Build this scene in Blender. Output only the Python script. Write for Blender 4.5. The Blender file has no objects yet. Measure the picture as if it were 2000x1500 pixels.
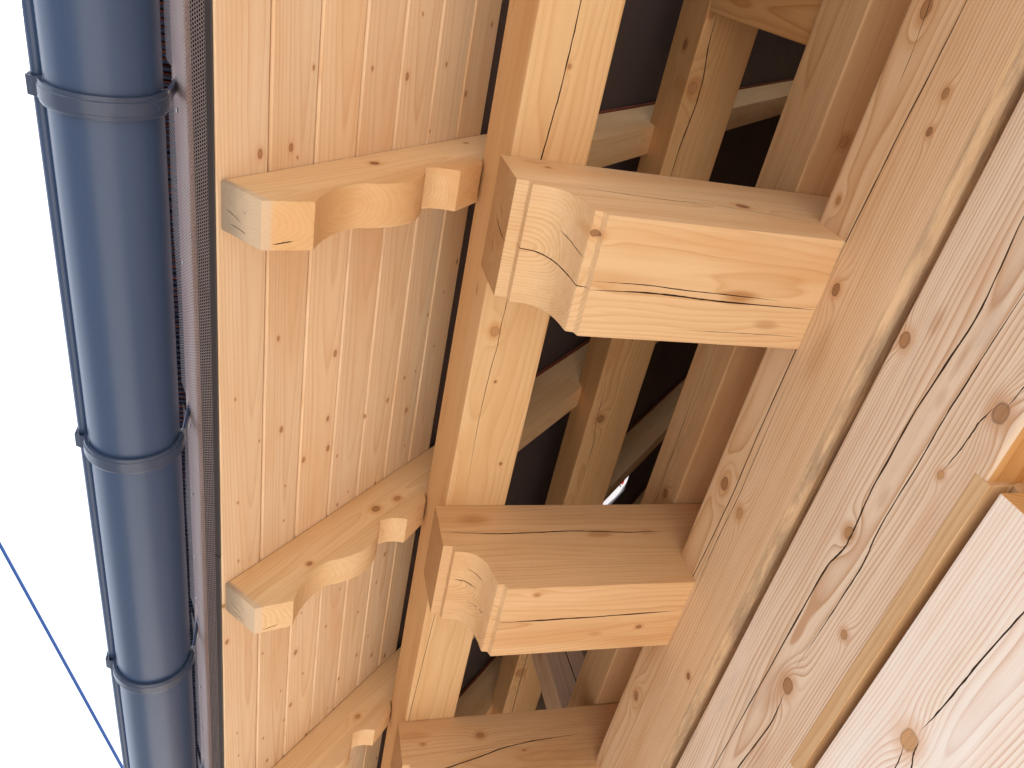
import bpy, bmesh, math, random
from mathutils import Vector, Matrix
R = math.radians
random.seed(7)
DEBUG = False
C = bpy.context.scene.collection
SC = bpy.context.scene

# ------------------------------------------------------------------ camera
# origin = the photographer's eye; X runs inwards to the log wall, Y along the eaves, Z up
F_PX = 1484.308
ROWS = ((0.958422556, -0.185849111, -0.216532473),
        (0.038871510, 0.836782688, -0.546153586),
        (0.282692783, 0.515028971, 0.809215638))
cd = bpy.data.cameras.new('camera'); cam = bpy.data.objects.new('camera', cd); C.objects.link(cam)
cd.sensor_width = 36.0; cd.lens = F_PX / 2000 * 36; cd.clip_start = 0.02; cd.clip_end = 2000
r0, r1, r2 = (Vector(r) for r in ROWS)
m = Matrix((r0, -r1, -r2)).transposed().to_4x4()
cam.matrix_world = m
SC.camera = cam

# ------------------------------------------------------------------ sky, sun, exposure
SUN_EL, SUN_AZ = R(64), R(-70)          # azimuth measured from +Y towards +X
w = bpy.data.worlds.new('World'); SC.world = w; w.use_nodes = True
nt = w.node_tree; nt.nodes.clear()
out = nt.nodes.new('ShaderNodeOutputWorld'); bg = nt.nodes.new('ShaderNodeBackground')
sky = nt.nodes.new('ShaderNodeTexSky'); sky.sky_type = 'NISHITA'; sky.sun_disc = False
sky.sun_elevation = SUN_EL; sky.sun_rotation = SUN_AZ; sky.dust_density = 3.0
mix = nt.nodes.new('ShaderNodeMix'); mix.data_type = 'RGBA'
mix.inputs['Factor'].default_value = 0.9
nt.links.new(sky.outputs[0], mix.inputs['A']); mix.inputs['B'].default_value = (4.15, 4.4, 4.85, 1)
nt.links.new(mix.outputs['Result'], bg.inputs['Color']); bg.inputs['Strength'].default_value = 0.135
nt.links.new(bg.outputs[0], out.inputs[0])
sd = bpy.data.lights.new('sun', 'SUN'); sun = bpy.data.objects.new('sun', sd); C.objects.link(sun)
sd.energy = 4.0; sd.angle = R(0.5); sd.color = (1.0, 0.95, 0.87)
sv = Vector((math.sin(SUN_AZ) * math.cos(SUN_EL), math.cos(SUN_AZ) * math.cos(SUN_EL), math.sin(SUN_EL)))
sun.rotation_euler = sv.to_track_quat('Z', 'Y').to_euler()
SC.view_settings.view_transform = 'Standard'; SC.view_settings.look = 'None'
SC.view_settings.gamma = 1.0; SC.view_settings.exposure = 1.36
SC.render.film_transparent = False
try:
    SC.cycles.max_bounces = 10; SC.cycles.diffuse_bounces = 6; SC.cycles.transparent_max_bounces = 24
except Exception: pass

# ------------------------------------------------------------------ object helpers
def link(o, parent=None):
    C.objects.link(o)
    if parent: o.parent = parent
    return o
def tag(o, label=None, cat=None, group=None, kind=None):
    if label: o['label'] = label
    if cat: o['category'] = cat
    if group: o['group'] = group
    if kind: o['kind'] = kind
    return o
def empty(name, loc=(0, 0, 0)):
    o = bpy.data.objects.new(name, None); o.empty_display_size = 0.05; C.objects.link(o)
    o.location = loc; return o
def obj(name, bm, mat, parent=None, smooth=None, recalc=True):
    if recalc: bmesh.ops.recalc_face_normals(bm, faces=bm.faces)
    me = bpy.data.meshes.new(name); bm.to_mesh(me); bm.free()
    if mat: me.materials.append(mat)
    o = bpy.data.objects.new(name, me); C.objects.link(o)
    if smooth == 'strips':                       # only the narrow facets of a carved curve are smoothed
        for p in me.polygons:
            vs = [me.vertices[i].co for i in p.vertices]
            es = [(vs[i] - vs[i - 1]).length for i in range(len(vs))]
            p.use_smooth = len(vs) == 4 and .0045 < min(es) < .036
        me.set_sharp_from_angle(angle=R(32))
    elif smooth is not None:
        me.shade_smooth(); me.set_sharp_from_angle(angle=R(smooth))
    if parent:
        o.parent = parent
        o.matrix_parent_inverse = Matrix.Translation(-parent.location)
    return o
def box(bm, x0, x1, y0, y1, z0, z1):
    vs = [bm.verts.new((x, y, z)) for x in (x0, x1) for y in (y0, y1) for z in (z0, z1)]
    for f in ((0, 1, 3, 2), (4, 6, 7, 5), (0, 4, 5, 1), (2, 3, 7, 6), (0, 2, 6, 4), (1, 5, 7, 3)):
        bm.faces.new([vs[i] for i in f])
    return vs
def extr(bm, prof, y0, y1):
    """closed XZ outline swept along Y"""
    a = [bm.verts.new((x, y0, z)) for x, z in prof]; b = [bm.verts.new((x, y1, z)) for x, z in prof]
    n = len(prof)
    bm.faces.new(a); bm.faces.new(b[::-1])
    for i in range(n): bm.faces.new((a[i], b[i], b[(i + 1) % n], a[(i + 1) % n]))
def bevel(bm, off, seg=2, ang=28):
    bmesh.ops.recalc_face_normals(bm, faces=bm.faces); bm.normal_update()
    es = [e for e in bm.edges if len(e.link_faces) == 2 and e.calc_face_angle(0) > R(ang)]
    bmesh.ops.bevel(bm, geom=es, offset=off, segments=seg, affect='EDGES', profile=0.6, clamp_overlap=True)
def cutter(bm, pts, nrm, width, depth, rnd, jit=0.0008, sub=8):
    """a ragged drying check along a surface polyline: a thin wedge for a boolean cut"""
    nrm = Vector(nrm).normalized(); P = [Vector(p) for p in pts]; Q = []
    for i in range(len(P) - 1):
        for k in range(sub): Q.append(P[i].lerp(P[i + 1], k / sub))
    Q.append(P[-1]); N = len(Q); L = []; wander = 0.0
    # smooth a little
    for _ in range(2):
        Q = [Q[0]] + [(Q[i - 1] + Q[i] * 2 + Q[i + 1]) / 4 for i in range(1, N - 1)] + [Q[-1]]
    for i, q in enumerate(Q):
        t = (Q[min(i + 1, N - 1)] - Q[max(i - 1, 0)]).normalized(); s = t.cross(nrm).normalized()
        e = min(1.0, 0.12 + 4.0 * min(i, N - 1 - i) / N)
        wd = width * e * rnd.uniform(0.75, 1.25) / 2
        wander = wander * 0.72 + rnd.uniform(-jit, jit) * 0.6
        q = q + s * wander
        L.append([bm.verts.new(q + s * wd * 1.1 + nrm * 0.002), bm.verts.new(q - s * wd * 1.1 + nrm * 0.002),
                  bm.verts.new(q - nrm * depth * (0.4 + 0.6 * e) - s * wd * 0.8), bm.verts.new(q - nrm * depth * (0.4 + 0.6 * e) + s * wd * 0.8)])
    for i in range(N - 1):
        a, b = L[i], L[i + 1]
        for k in range(4): bm.faces.new((a[k], a[(k + 1) % 4], b[(k + 1) % 4], b[k]))
    bm.faces.new(L[0]); bm.faces.new(L[-1][::-1])
_CM = []
def check_mat():
    if not _CM:
        mt = bpy.data.materials.new('check_inside'); mt.use_nodes = True
        b = mt.node_tree.nodes['Principled BSDF']; b.inputs['Base Color'].default_value = (0.11, 0.058, 0.03, 1); b.inputs['Roughness'].default_value = .9
        _CM.append(mt)
    return _CM[0]
def crack(o, cracks, seed=1):
    """cut drying checks into a timber with one boolean per check"""
    rnd = random.Random(seed)
    for c in cracks:
        bm = bmesh.new(); cutter(bm, c[0], c[1], c[2] * .85, c[3] * 1.6, rnd, *(c[4:]))
        bmesh.ops.recalc_face_normals(bm, faces=bm.faces)
        me = bpy.data.meshes.new('check'); bm.to_mesh(me); bm.free()
        co = bpy.data.objects.new('check', me); C.objects.link(co)
        md = o.modifiers.new('b', 'BOOLEAN'); md.operation = 'DIFFERENCE'; md.object = co; md.solver = 'EXACT'; md.material_mode = 'TRANSFER'; me.materials.append(check_mat())
        dg = bpy.context.evaluated_depsgraph_get(); dg.update()
        new = bpy.data.meshes.new_from_object(o.evaluated_get(dg))
        o.modifiers.clear()
        if DEBUG: print('CRACK', o.name, len(o.data.polygons), len(new.polygons))
        if len(new.polygons) > 3:
            old = o.data; o.data = new; bpy.data.meshes.remove(old)
        bpy.data.objects.remove(co); bpy.data.meshes.remove(me)

# ------------------------------------------------------------------ node helpers
class NT:
    def __init__(s, name):
        s.mat = bpy.data.materials.new(name); s.mat.use_nodes = True
        s.t = s.mat.node_tree; s.t.nodes.clear()
        s.out = s.t.nodes.new('ShaderNodeOutputMaterial')
    def _set(s, sock, v):
        if isinstance(v, bpy.types.NodeSocket): s.t.links.new(v, sock)
        elif v is not None:
            if isinstance(v, (tuple, list, Vector)):
                v = tuple(v)
                if sock.type == 'RGBA' and len(v) == 3: v = v + (1,)
            sock.default_value = v
    def m(s, op, a, b=None, c=None, clamp=False):
        n = s.t.nodes.new('ShaderNodeMath'); n.operation = op; n.use_clamp = clamp
        for i, v in enumerate((a, b, c)):
            if v is not None: s._set(n.inputs[i], v)
        return n.outputs[0]
    def v(s, op, a, b=None, scale=None):
        n = s.t.nodes.new('ShaderNodeVectorMath'); n.operation = op
        s._set(n.inputs[0], a)
        if b is not None: s._set(n.inputs[1], b)
        if scale is not None: s._set(n.inputs['Scale'], scale)
        return n.outputs['Value'] if op in ('DOT_PRODUCT', 'LENGTH', 'DISTANCE') else n.outputs['Vector']
    def xyz(s, a, b, c):
        n = s.t.nodes.new('ShaderNodeCombineXYZ')
        for i, v in enumerate((a, b, c)): s._set(n.inputs[i], v)
        return n.outputs[0]
    def sep(s, a):
        n = s.t.nodes.new('ShaderNodeSeparateXYZ'); s._set(n.inputs[0], a); return n.outputs
    def noise(s, vec, scale=1.0, detail=2.0, rough=0.5):
        n = s.t.nodes.new('ShaderNodeTexNoise'); s._set(n.inputs['Vector'], vec)
        s._set(n.inputs['Scale'], scale); n.inputs['Detail'].default_value = detail; n.inputs['Roughness'].default_value = rough
        return n.outputs['Fac']
    def ramp(s, f, stops, interp='LINEAR'):
        n = s.t.nodes.new('ShaderNodeValToRGB'); s._set(n.inputs[0], f); cr = n.color_ramp; cr.interpolation = interp
        while len(cr.elements) < len(stops): cr.elements.new(0.5)
        for e, (p, c) in zip(cr.elements, stops):
            e.position = p; e.color = (c, c, c, 1) if not isinstance(c, tuple) else (c + (1,))[:4]
        return n.outputs[0]
    def mix(s, f, a, b, mode='MIX'):
        n = s.t.nodes.new('ShaderNodeMix'); n.data_type = 'RGBA'; n.blend_type = mode
        s._set(n.inputs['Factor'], f); s._set(n.inputs['A'], a); s._set(n.inputs['B'], b)
        return n.outputs['Result']
    def rng(s, v, a, b, c=0.0, d=1.0, smooth=False):
        n = s.t.nodes.new('ShaderNodeMapRange'); n.interpolation_type = 'SMOOTHSTEP' if smooth else 'LINEAR'
        for i, x in enumerate((v, a, b, c, d)): s._set(n.inputs[i], x)
        return n.outputs[0]
    def obj(s): return s.t.nodes.new('ShaderNodeTexCoord').outputs['Object']
    def bump(s, h, strength=0.3, dist=0.002):
        n = s.t.nodes.new('ShaderNodeBump'); n.inputs['Strength'].default_value = strength; n.inputs['Distance'].default_value = dist
        s._set(n.inputs['Height'], h); return n.outputs[0]
    def bsdf(s, col, rough=0.6, normal=None, spec=0.3, metal=0.0, alpha=None):
        n = s.t.nodes.new('ShaderNodeBsdfPrincipled'); s._set(n.inputs['Base Color'], col); s._set(n.inputs['Roughness'], rough)
        n.inputs['Specular IOR Level'].default_value = spec; s._set(n.inputs['Metallic'], metal)
        if normal is not None: s._set(n.inputs['Normal'], normal)
        if alpha is not None: s._set(n.inputs['Alpha'], alpha)
        s.t.links.new(n.outputs[0], s.out.inputs[0]); return n

EARLY = (0.71, 0.49, 0.285); LATE = (0.57, 0.325, 0.155)
def wood(name, axis, e1, pith, seed=0.0, ring=0.0042, early=EARLY, late=LATE, contrast=0.75, knots=(), wob=0.012,
         rough=0.62, stain=0.0, stain_col=(0.30, 0.25, 0.2), small_knots=0.0, island=False, rot_band=None, weather=None, warm=(), taper=.006, end_tint=None):
    """solid spruce: growth rings round a pith line, knots the grain flows round, fibre, tone patches.
    axis = along the timber, e1 = one cross direction, pith = (point) the ring centre passes through.
    knots = list of (point on the face, outward normal of the face, radius)"""
    s = NT(name); P = s.obj()
    ax = Vector(axis).normalized(); a1 = Vector(e1).normalized(); a2 = ax.cross(a1).normalized()
    pv = Vector(pith)
    q = s.v('SUBTRACT', P, pv)
    L = s.v('DOT_PRODUCT', q, ax); A = s.v('DOT_PRODUCT', q, a1); B = s.v('DOT_PRODUCT', q, a2)
    L_raw = s.v('DOT_PRODUCT', P, ax)
    L = s.m('ADD', L, seed * 3.17)
    tone = None
    if island:
        g = s.t.nodes.new('ShaderNodeNewGeometry').outputs['Random Per Island']
        wn = s.t.nodes.new('ShaderNodeTexWhiteNoise'); wn.noise_dimensions = '1D'; s._set(wn.inputs['W'], s.m('MULTIPLY', g, 91.7))
        rc = s.sep(wn.outputs['Color'])
        L = s.m('ADD', L, s.m('MULTIPLY', g, 57.0))
        A = s.m('ADD', A, s.m('MULTIPLY_ADD', rc[0], 0.10, -0.05)); A = s.m('SUBTRACT', s.m('FRACT', s.m('DIVIDE', s.m('ADD', s.v('DOT_PRODUCT', P, a1), .155), .0976)), .5); A = s.m('ADD', s.m('MULTIPLY', A, .0976), s.m('MULTIPLY_ADD', rc[0], .05, -.025)); B = s.m('ADD', B, s.m('MULTIPLY_ADD', rc[1], 0.05, 0.022))
        tone = rc[2]
    low = s.xyz(s.m('MULTIPLY', L, 1.1), s.m('MULTIPLY', A, 5.0), s.m('MULTIPLY', B, 5.0))
    n1 = s.noise(low, 1.0, 3.0, 0.5)
    low2 = s.v('ADD', low, (13.1, 4.7, 8.8))
    n2 = s.noise(low2, 1.0, 3.0, 0.5)
    A2 = s.m('ADD', A, s.m('MULTIPLY_ADD', n1, wob * 4, -wob * 2)); B2 = s.m('ADD', B, s.m('MULTIPLY_ADD', n2, wob * 4, -wob * 2))
    r = s.m('SQRT', s.m('ADD', s.m('MULTIPLY', A2, A2), s.m('MULTIPLY', B2, B2)))
    r = s.m('ADD', r, s.m('MULTIPLY', L, taper))
    # knots
    kcol = None; kmask = None; halo = None; kd_list = []; ktones = []; krnd = random.Random(int(seed * 100))
    for kk in knots:
        kp, kn, kr = kk[:3]; ktone = kk[3] if len(kk) > 3 else krnd.uniform(.15, .9)
        ktones.append(ktone)
        kn = Vector(kn).normalized(); tv = kn.cross(ax).normalized()
        wv = s.v('SUBTRACT', P, Vector(kp))
        dl = s.m('MULTIPLY', s.v('DOT_PRODUCT', wv, ax), 0.78 / kr); dt = s.m('MULTIPLY', s.v('DOT_PRODUCT', wv, tv), 1.0 / kr)
        dn = s.v('DOT_PRODUCT', wv, kn)
        d = s.m('SQRT', s.m('ADD', s.m('MULTIPLY', dl, dl), s.m('MULTIPLY', dt, dt)))
        near = s.m('LESS_THAN', s.m('ABSOLUTE', dn), 0.07)
        bump_d = s.m('SQRT', s.m('ADD', s.m('MULTIPLY', s.m('MULTIPLY', dl, dl), 0.35), s.m('MULTIPLY', dt, dt)))
        g = s.m('MULTIPLY', s.m('POWER', 2.718, s.m('MULTIPLY', s.m('MULTIPLY', bump_d, bump_d), -0.22)), near)
        r = s.m('ADD', r, s.m('MULTIPLY', g, kr * 1.2))
        d = s.m('ADD', d, s.m('MULTIPLY', s.m('SUBTRACT', 1.0, near), 50.0))
        kd_list.append(d)
    if kd_list:
        kd = kd_list[0]
        kt = ktones[0]
        for d, tt in zip(kd_list[1:], ktones[1:]):
            kt = s.m('ADD', kt, s.m('MULTIPLY', s.m('LESS_THAN', d, kd), s.m('SUBTRACT', tt, kt)))
            kd = s.m('MINIMUM', kd, d)
        kd = s.m('ADD', kd, s.m('MULTIPLY_ADD', s.noise(s.v('SCALE', P, scale=60.0), 1.0, 2.0), 0.5, -0.25))
    ph = s.m('DIVIDE', r, ring)
    ph = s.m('ADD', ph, s.m('MULTIPLY', n1, 2.2))
    fr = s.m('FRACT', ph)
    vary = s.noise(s.xyz(s.m('MULTIPLY', s.m('FLOOR', ph), 1.0), seed, 0.0), 0.9, 0.0)       # some years darker than others
    ringm = s.ramp(fr, [(0.0, 0.25), (0.06, 0.0), (0.45, 0.10), (0.80, 0.55), (0.93, 1.0), (1.0, 0.25)])
    ringm = s.m('MULTIPLY', ringm, s.m('MULTIPLY_ADD', vary, 1.5, 0.1))
    fib = s.noise(s.xyz(s.m('MULTIPLY', L, 9.0), s.m('MULTIPLY', A, 420.0), s.m('MULTIPLY', B, 420.0)), 1.0, 3.0, 0.6)
    fib2 = s.noise(s.xyz(s.m('MULTIPLY', L, 2.2), s.m('MULTIPLY', A, 70.0), s.m('MULTIPLY', B, 70.0)), 1.0, 3.0, 0.6)
    patch = s.noise(s.xyz(s.m('MULTIPLY', L, 1.6), s.m('MULTIPLY', A, 9.0), s.m('MULTIPLY', B, 9.0)), 1.0, 3.0, 0.55)
    f = s.m('ADD', s.m('MULTIPLY', ringm, contrast), s.m('MULTIPLY_ADD', fib, 0.55, -0.275))
    f = s.m('ADD', f, s.m('MULTIPLY_ADD', fib2, 0.7, -0.30), clamp=True)
    col = s.mix(f, early, late)
    # warm streaks and paler patches (heartwood colour, resin)
    wm = s.rng(patch, 0.50, 0.72, 0.0, 0.55, True)
    col = s.mix(wm, col, (late[0] * 1.08, late[1] * 1.02, late[2] * 0.95))
    pm = s.rng(patch, 0.46, 0.28, 0.0, 0.5, True)
    col = s.mix(pm, col, (min(early[0] * 1.06, .85), early[1] * 1.1, early[2] * 1.22))
    if tone is not None:
        hs = s.t.nodes.new('ShaderNodeHueSaturation'); s._set(hs.inputs['Color'], col)
        s._set(hs.inputs['Value'], s.m('MULTIPLY_ADD', tone, 0.10, 0.95)); s._set(hs.inputs['Saturation'], s.m('MULTIPLY_ADD', rc[0], 0.2, 0.9))
        col = hs.outputs[0]
    for wp, wr, wa in warm:                      # resin-brown patches at known places
        wv = s.v('SUBTRACT', P, Vector(wp)); dl = s.m('MULTIPLY', s.v('DOT_PRODUCT', wv, ax), 0.4 / wr)
        rest = s.v('LENGTH', s.v('SUBTRACT', wv, s.v('SCALE', Vector(ax), scale=s.v('DOT_PRODUCT', wv, ax))))
        d = s.m('SQRT', s.m('ADD', s.m('MULTIPLY', dl, dl), s.m('POWER', s.m('DIVIDE', rest, wr), 2.0)))
        d = s.m('ADD', d, s.m('MULTIPLY_ADD', fib2, 1.2, -0.6))
        col = s.mix(s.rng(d, 1.1, 0.25, 0.0, wa, True), col, (0.36, 0.15, 0.04))
    if small_knots > 0:
        vo = s.t.nodes.new('ShaderNodeTexVoronoi'); vo.feature = 'F1'
        if island: vo.voronoi_dimensions = '2D'
        kL, kA = (8.5, 15.0) if island else (5.2, 15.0)
        s._set(vo.inputs['Vector'], s.xyz(s.m('MULTIPLY', L, kL), s.m('MULTIPLY', A if not island else s.v('DOT_PRODUCT', q, a1), kA), s.m('MULTIPLY', B, 4.0))); vo.inputs['Scale'].default_value = 1.0
        pick = s.sep(vo.outputs['Color'])
        kr = s.m('MULTIPLY', s.m('MULTIPLY_ADD', s.m('POWER', pick[1], 2.0), 0.055, 0.026), s.m('LESS_THAN', pick[0], small_knots))
        dd = s.m('DIVIDE', vo.outputs['Distance'], s.m('MAXIMUM', kr, 0.0001))
        dd = s.m('ADD', dd, s.m('MULTIPLY_ADD', fib, 0.5, -0.25))
        col = s.mix(s.rng(dd, 3.0, 0.8, 0.0, 0.35, True), col, (late[0] * .95, late[1] * .8, late[2] * .7))
        km = s.rng(dd, 1.25, 0.75, 0.0, 0.78, True)
        col = s.mix(km, col, s.mix(s.rng(dd, 0.2, 1.0), (0.40, 0.19, 0.085), (0.27, 0.105, 0.042)))
    if kd_list:
        col = s.mix(s.rng(kd, 2.8, 1.0, 0.0, 0.6, True), col, (late[0] * 1.0, late[1] * 0.86, late[2] * 0.72))
        kin = s.mix(kt, (0.62, 0.345, 0.15), (0.22, 0.085, 0.035))
        inner = s.mix(s.m('MULTIPLY', s.m('FRACT', s.m('MULTIPLY', kd, 3.3)), 0.35), kin, (0.19, 0.075, 0.03))
        inner = s.mix(s.rng(fib2, .45, .7, 0, .35), inner, (0.15, 0.07, 0.035))
        col = s.mix(s.rng(kd, 1.15, 0.85, 0.0, 0.9, True), col, inner)
        edge = s.m('SUBTRACT', 1.0, s.m('MULTIPLY', s.m('ABSOLUTE', s.m('SUBTRACT', kd, 1.0)), 6.0), clamp=True)
        col = s.mix(s.m('MULTIPLY', edge, s.m('MULTIPLY_ADD', kt, 0.6, 0.2)), col, (0.09, 0.045, 0.025))
    if stain > 0:
        sn = s.noise(s.xyz(s.m('MULTIPLY', L, 5.0), s.m('MULTIPLY', A, 22.0), s.m('MULTIPLY', B, 22.0)), 1.0, 5.0, 0.65)
        col = s.mix(s.rng(sn, 0.56, 0.78, 0.0, stain, True), col, stain_col)
    if rot_band:                                # grey mould along one edge of the log: (direction, from, to, amount)
        dv, b0, b1, am = rot_band
        d = s.v('DOT_PRODUCT', P, dv)
        sn = s.noise(s.xyz(s.m('MULTIPLY', L, 7.0), s.m('MULTIPLY', A, 60.0), s.m('MULTIPLY', B, 60.0)), 1.0, 6.0, 0.7)
        big = s.noise(s.xyz(s.m('MULTIPLY', L, 2.1), 0.0, 3.0), 1.0, 2.0)
        mk = s.m('MULTIPLY', s.rng(d, b0, b1, 0, 1, True), s.rng(sn, 0.36, 0.62, 0.0, 1.0, True))
        mk = s.m('MULTIPLY', mk, s.rng(big, 0.35, 0.6, 0.35, 1.0))
        col = s.mix(s.m('MULTIPLY', s.rng(d, b0, b1, 0, 1, True), 0.4), col, (0.64, 0.43, 0.23))
        col = s.mix(s.m('MULTIPLY', mk, am), col, (0.22, 0.145, 0.10))
    if end_tint:
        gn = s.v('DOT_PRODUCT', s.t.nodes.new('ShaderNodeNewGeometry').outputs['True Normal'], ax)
        col = s.mix(s.rng(s.m('MULTIPLY', s.m('LESS_THAN', L_raw, .335), s.m('ABSOLUTE', gn)), .9, .97), col, s.mix(1.0, col, end_tint, 'MULTIPLY'))  # multiplies the colour darker on the outer end face only
    if weather:                                 # end grain gone grey next to the eave
        tip, dn_, ds_ = weather
        wv = s.v('SUBTRACT', P, Vector(tip)); dd = s.v('DOT_PRODUCT', wv, dn_); ss = s.v('DOT_PRODUCT', wv, ds_)
        sn = s.noise(s.v('SCALE', P, scale=40.0), 1.0, 4.0, 0.6)
        mk = s.m('MULTIPLY', s.rng(s.m('ADD', dd, s.m('MULTIPLY_ADD', sn, .04, -.02)), .075, .0, 0, .62, True), s.rng(ss, .012, .006))
        col = s.mix(s.m('MULTIPLY', s.rng(ss, .012, .006), .5), col, (0.60, 0.52, 0.44))
        col = s.mix(mk, col, (0.19, 0.165, 0.145))
    h = s.m('ADD', s.m('MULTIPLY', fib, 0.8), s.m('MULTIPLY', ringm, 0.5))
    if kd_list: h = s.m('SUBTRACT', h, s.m('MULTIPLY', edge, 1.2))
    s.bsdf(col, s.m('MULTIPLY_ADD', fib2, 0.2, rough - 0.1), s.bump(h, 0.28, 0.0012), 0.28)
    return s.mat

def plain(name, col, rough=0.5, spec=0.4, metal=0.0, var=0.1, scale=30.0, bump=0.0):
    s = NT(name); P = s.obj()
    n = s.noise(s.v('SCALE', P, scale=scale), 1.0, 4.0, 0.6)
    c = s.mix(n, tuple(x * (1 - var) for x in col), tuple(min(1, x * (1 + var)) for x in col))
    s.bsdf(c, s.m('MULTIPLY_ADD', n, 0.16, rough - 0.08), s.bump(n, bump, 0.002) if bump else None, spec, metal)
    return s.mat

# ------------------------------------------------------------------ the roof's own geometry
PITCH = R(43.885); T = math.tan(PITCH); CO, SI = math.cos(PITCH), math.sin(PITCH)
ZS = 1.267                       # rafter tops: z = ZS + T*x
def ztop(x): return ZS + T * x
AXR = (CO, 0, SI); NRM = Vector((-SI, 0, CO))
Y0, Y1 = -0.9, 3.7

# ------------------------------------------------------------------ ground
def ground():
    s = NT('pale_paving'); P = s.obj()
    n = s.noise(P, 0.8, 5.0, 0.6); n2 = s.noise(s.v('SCALE', P, scale=60.0), 1.0, 4.0, 0.7)
    c = s.mix(s.m('MULTIPLY_ADD', n2, 0.6, s.m('MULTIPLY', n, 0.4)), (0.42, 0.385, 0.34), (0.62, 0.575, 0.52))
    s.bsdf(c, 0.85, s.bump(n2, 0.4, 0.004), 0.2)
    bm = bmesh.new()
    vs = [bm.verts.new(p) for p in ((-1.75, -40, -1.596), (3, -40, -1.596), (3, 40, -1.596), (-1.75, 40, -1.596))]
    bm.faces.new(vs)
    tag(obj('pavement', bm, s.mat), kind='structure')
    s = NT('grey_gravel'); P = s.obj()
    n = s.noise(P, 3.0, 6.0, 0.65)
    s.bsdf(s.mix(n, (0.07, 0.066, 0.062), (0.14, 0.132, 0.124)), 0.9, s.bump(n, .5, .02), 0.1)
    bm = bmesh.new()
    vs = [bm.verts.new(p) for p in ((-400, -400, -1.6), (400, -400, -1.6), (400, 400, -1.6), (-400, 400, -1.6))]
    bm.faces.new(vs)
    tag(obj('ground', bm, s.mat), kind='structure')
ground()

# ------------------------------------------------------------------ log wall
XW = 0.852
NX = (-1, 0, 0); NZ = (0, 0, -1); NY = (0, -1, 0)
def log_prof(z0, z1, x0=XW, x1=1.03, c0=0.026, c1=0.012, slope=0.012):
    return [(x0 + slope, z0), (x0, z0 + c0), (x0, z1 - c1), (x0 + c1 * 0.5, z1), (x1 - .01, z1), (x1, z1 - .01), (x1, z0 + .01), (x1 - .01, z0)]
def fresh_undersides(o, mat, test):
    o.data.materials.append(mat); k = len(o.data.materials) - 1
    for p in o.data.polygons:
        if test(p.normal): p.material_index = k
mFresh = wood('spruce_fresh_cut', (0, 1, 0), (1, 0, 0), (0.9, 0, 0.75), 5.5, .0065, (0.66, 0.385, 0.16), (0.47, 0.215, 0.06), .8)
def wallpt(y, z): return (XW, y, z)
wall = empty('log_wall', (0.94, 1.2, -1.6))
tag(wall, 'weathered squared log wall along the right with dark grooves between the logs', 'wall')
AX = (0, 1, 0); EX = (1, 0, 0)
PINK_E = (0.75, 0.595, 0.455); PINK_L = (0.53, 0.325, 0.195)
mA = wood('spruce_top_log', AX, EX, (0.99, 0, 1.04), 1.3, 0.0046, (0.72, 0.50, 0.315), (0.54, 0.305, 0.15), 1.0, wob=0.010, knots=[
    (wallpt(.001, 1.042), NX, .010), (wallpt(.093, .936), NX, .006), (wallpt(.145, .933), NX, .005), (wallpt(.412, .974), NX, .008),
    (wallpt(.878, 1.038), NX, .011), (wallpt(.890, .964), NX, .009), (wallpt(.29, 1.055), NX, .005), (wallpt(1.55, 1.03), NX, .010), (wallpt(1.30, .90), NX, .006)],
    rot_band=((0, 0, -1), -.866, -.857, .8), warm=[(wallpt(.52, .95), .03, .3)])
bm = bmesh.new()
extr(bm, [(XW + .012, .841), (XW, .857), (XW, 1.078), (XW + .008, 1.090), (1.02, 1.090), (1.03, 1.08), (1.03, .85), (1.02, .841)], Y0, Y1)
bevel(bm, .004, 2, 20)
o = obj('log', bm, mA, wall); o['label'] = 'top log with brown knots and a mouldy grey lower edge'
crack(o, [([wallpt(-.3, .962), wallpt(-.02, .972), wallpt(.15, .986), wallpt(.337, .999), wallpt(.7, 1.006), wallpt(.9, 1.003), wallpt(1.135, 1.014), wallpt(1.30, 1.030), wallpt(1.52, 1.058)], NX, .0028, .03),
          ([wallpt(.60, .990), wallpt(.85, .985), wallpt(1.0, .992), wallpt(1.15, .99)], NX, .0018, .02),
          ([wallpt(-.06, 1.045), wallpt(.04, 1.034), wallpt(.11, 1.03)], NX, .0012, .012)], 3)
mC = wood('spruce_second_log', AX, EX, (0.955, 0, 0.705), 2.9, 0.0038, PINK_E, PINK_L, 1.2, wob=0.009, knots=[
    (wallpt(.407, .801), NX, .009), (wallpt(.711, .722), NX, .0085), (wallpt(.405, .614), NX, .0105), (wallpt(.525, .640), NX, .005),
    (wallpt(.847, .638), NX, .0065), (wallpt(1.029, .678), NX, .0115)], stain=0.30, stain_col=(.34,.26,.235), warm=[(wallpt(.36,.765),.012,.35),(wallpt(1.06,.70),.03,.3),(wallpt(.62,.70),.012,.3),(wallpt(.44,.70),.010,.3),(wallpt(1.2,.66),.03,.25),(wallpt(.40,.632),.014,.3)])
bm = bmesh.new()
extr(bm, [(XW + .004, .582), (XW, .587), (XW, .815), (XW + .004, .819), (1.03, .819), (1.03, .582)], Y0, Y1)
bevel(bm, .003, 2, 20)
o = obj('log', bm, mC, wall); fresh_undersides(o, mFresh, lambda n: n.z < -.9); o['label'] = 'pale pinkish log with two long drying cracks'
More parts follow.
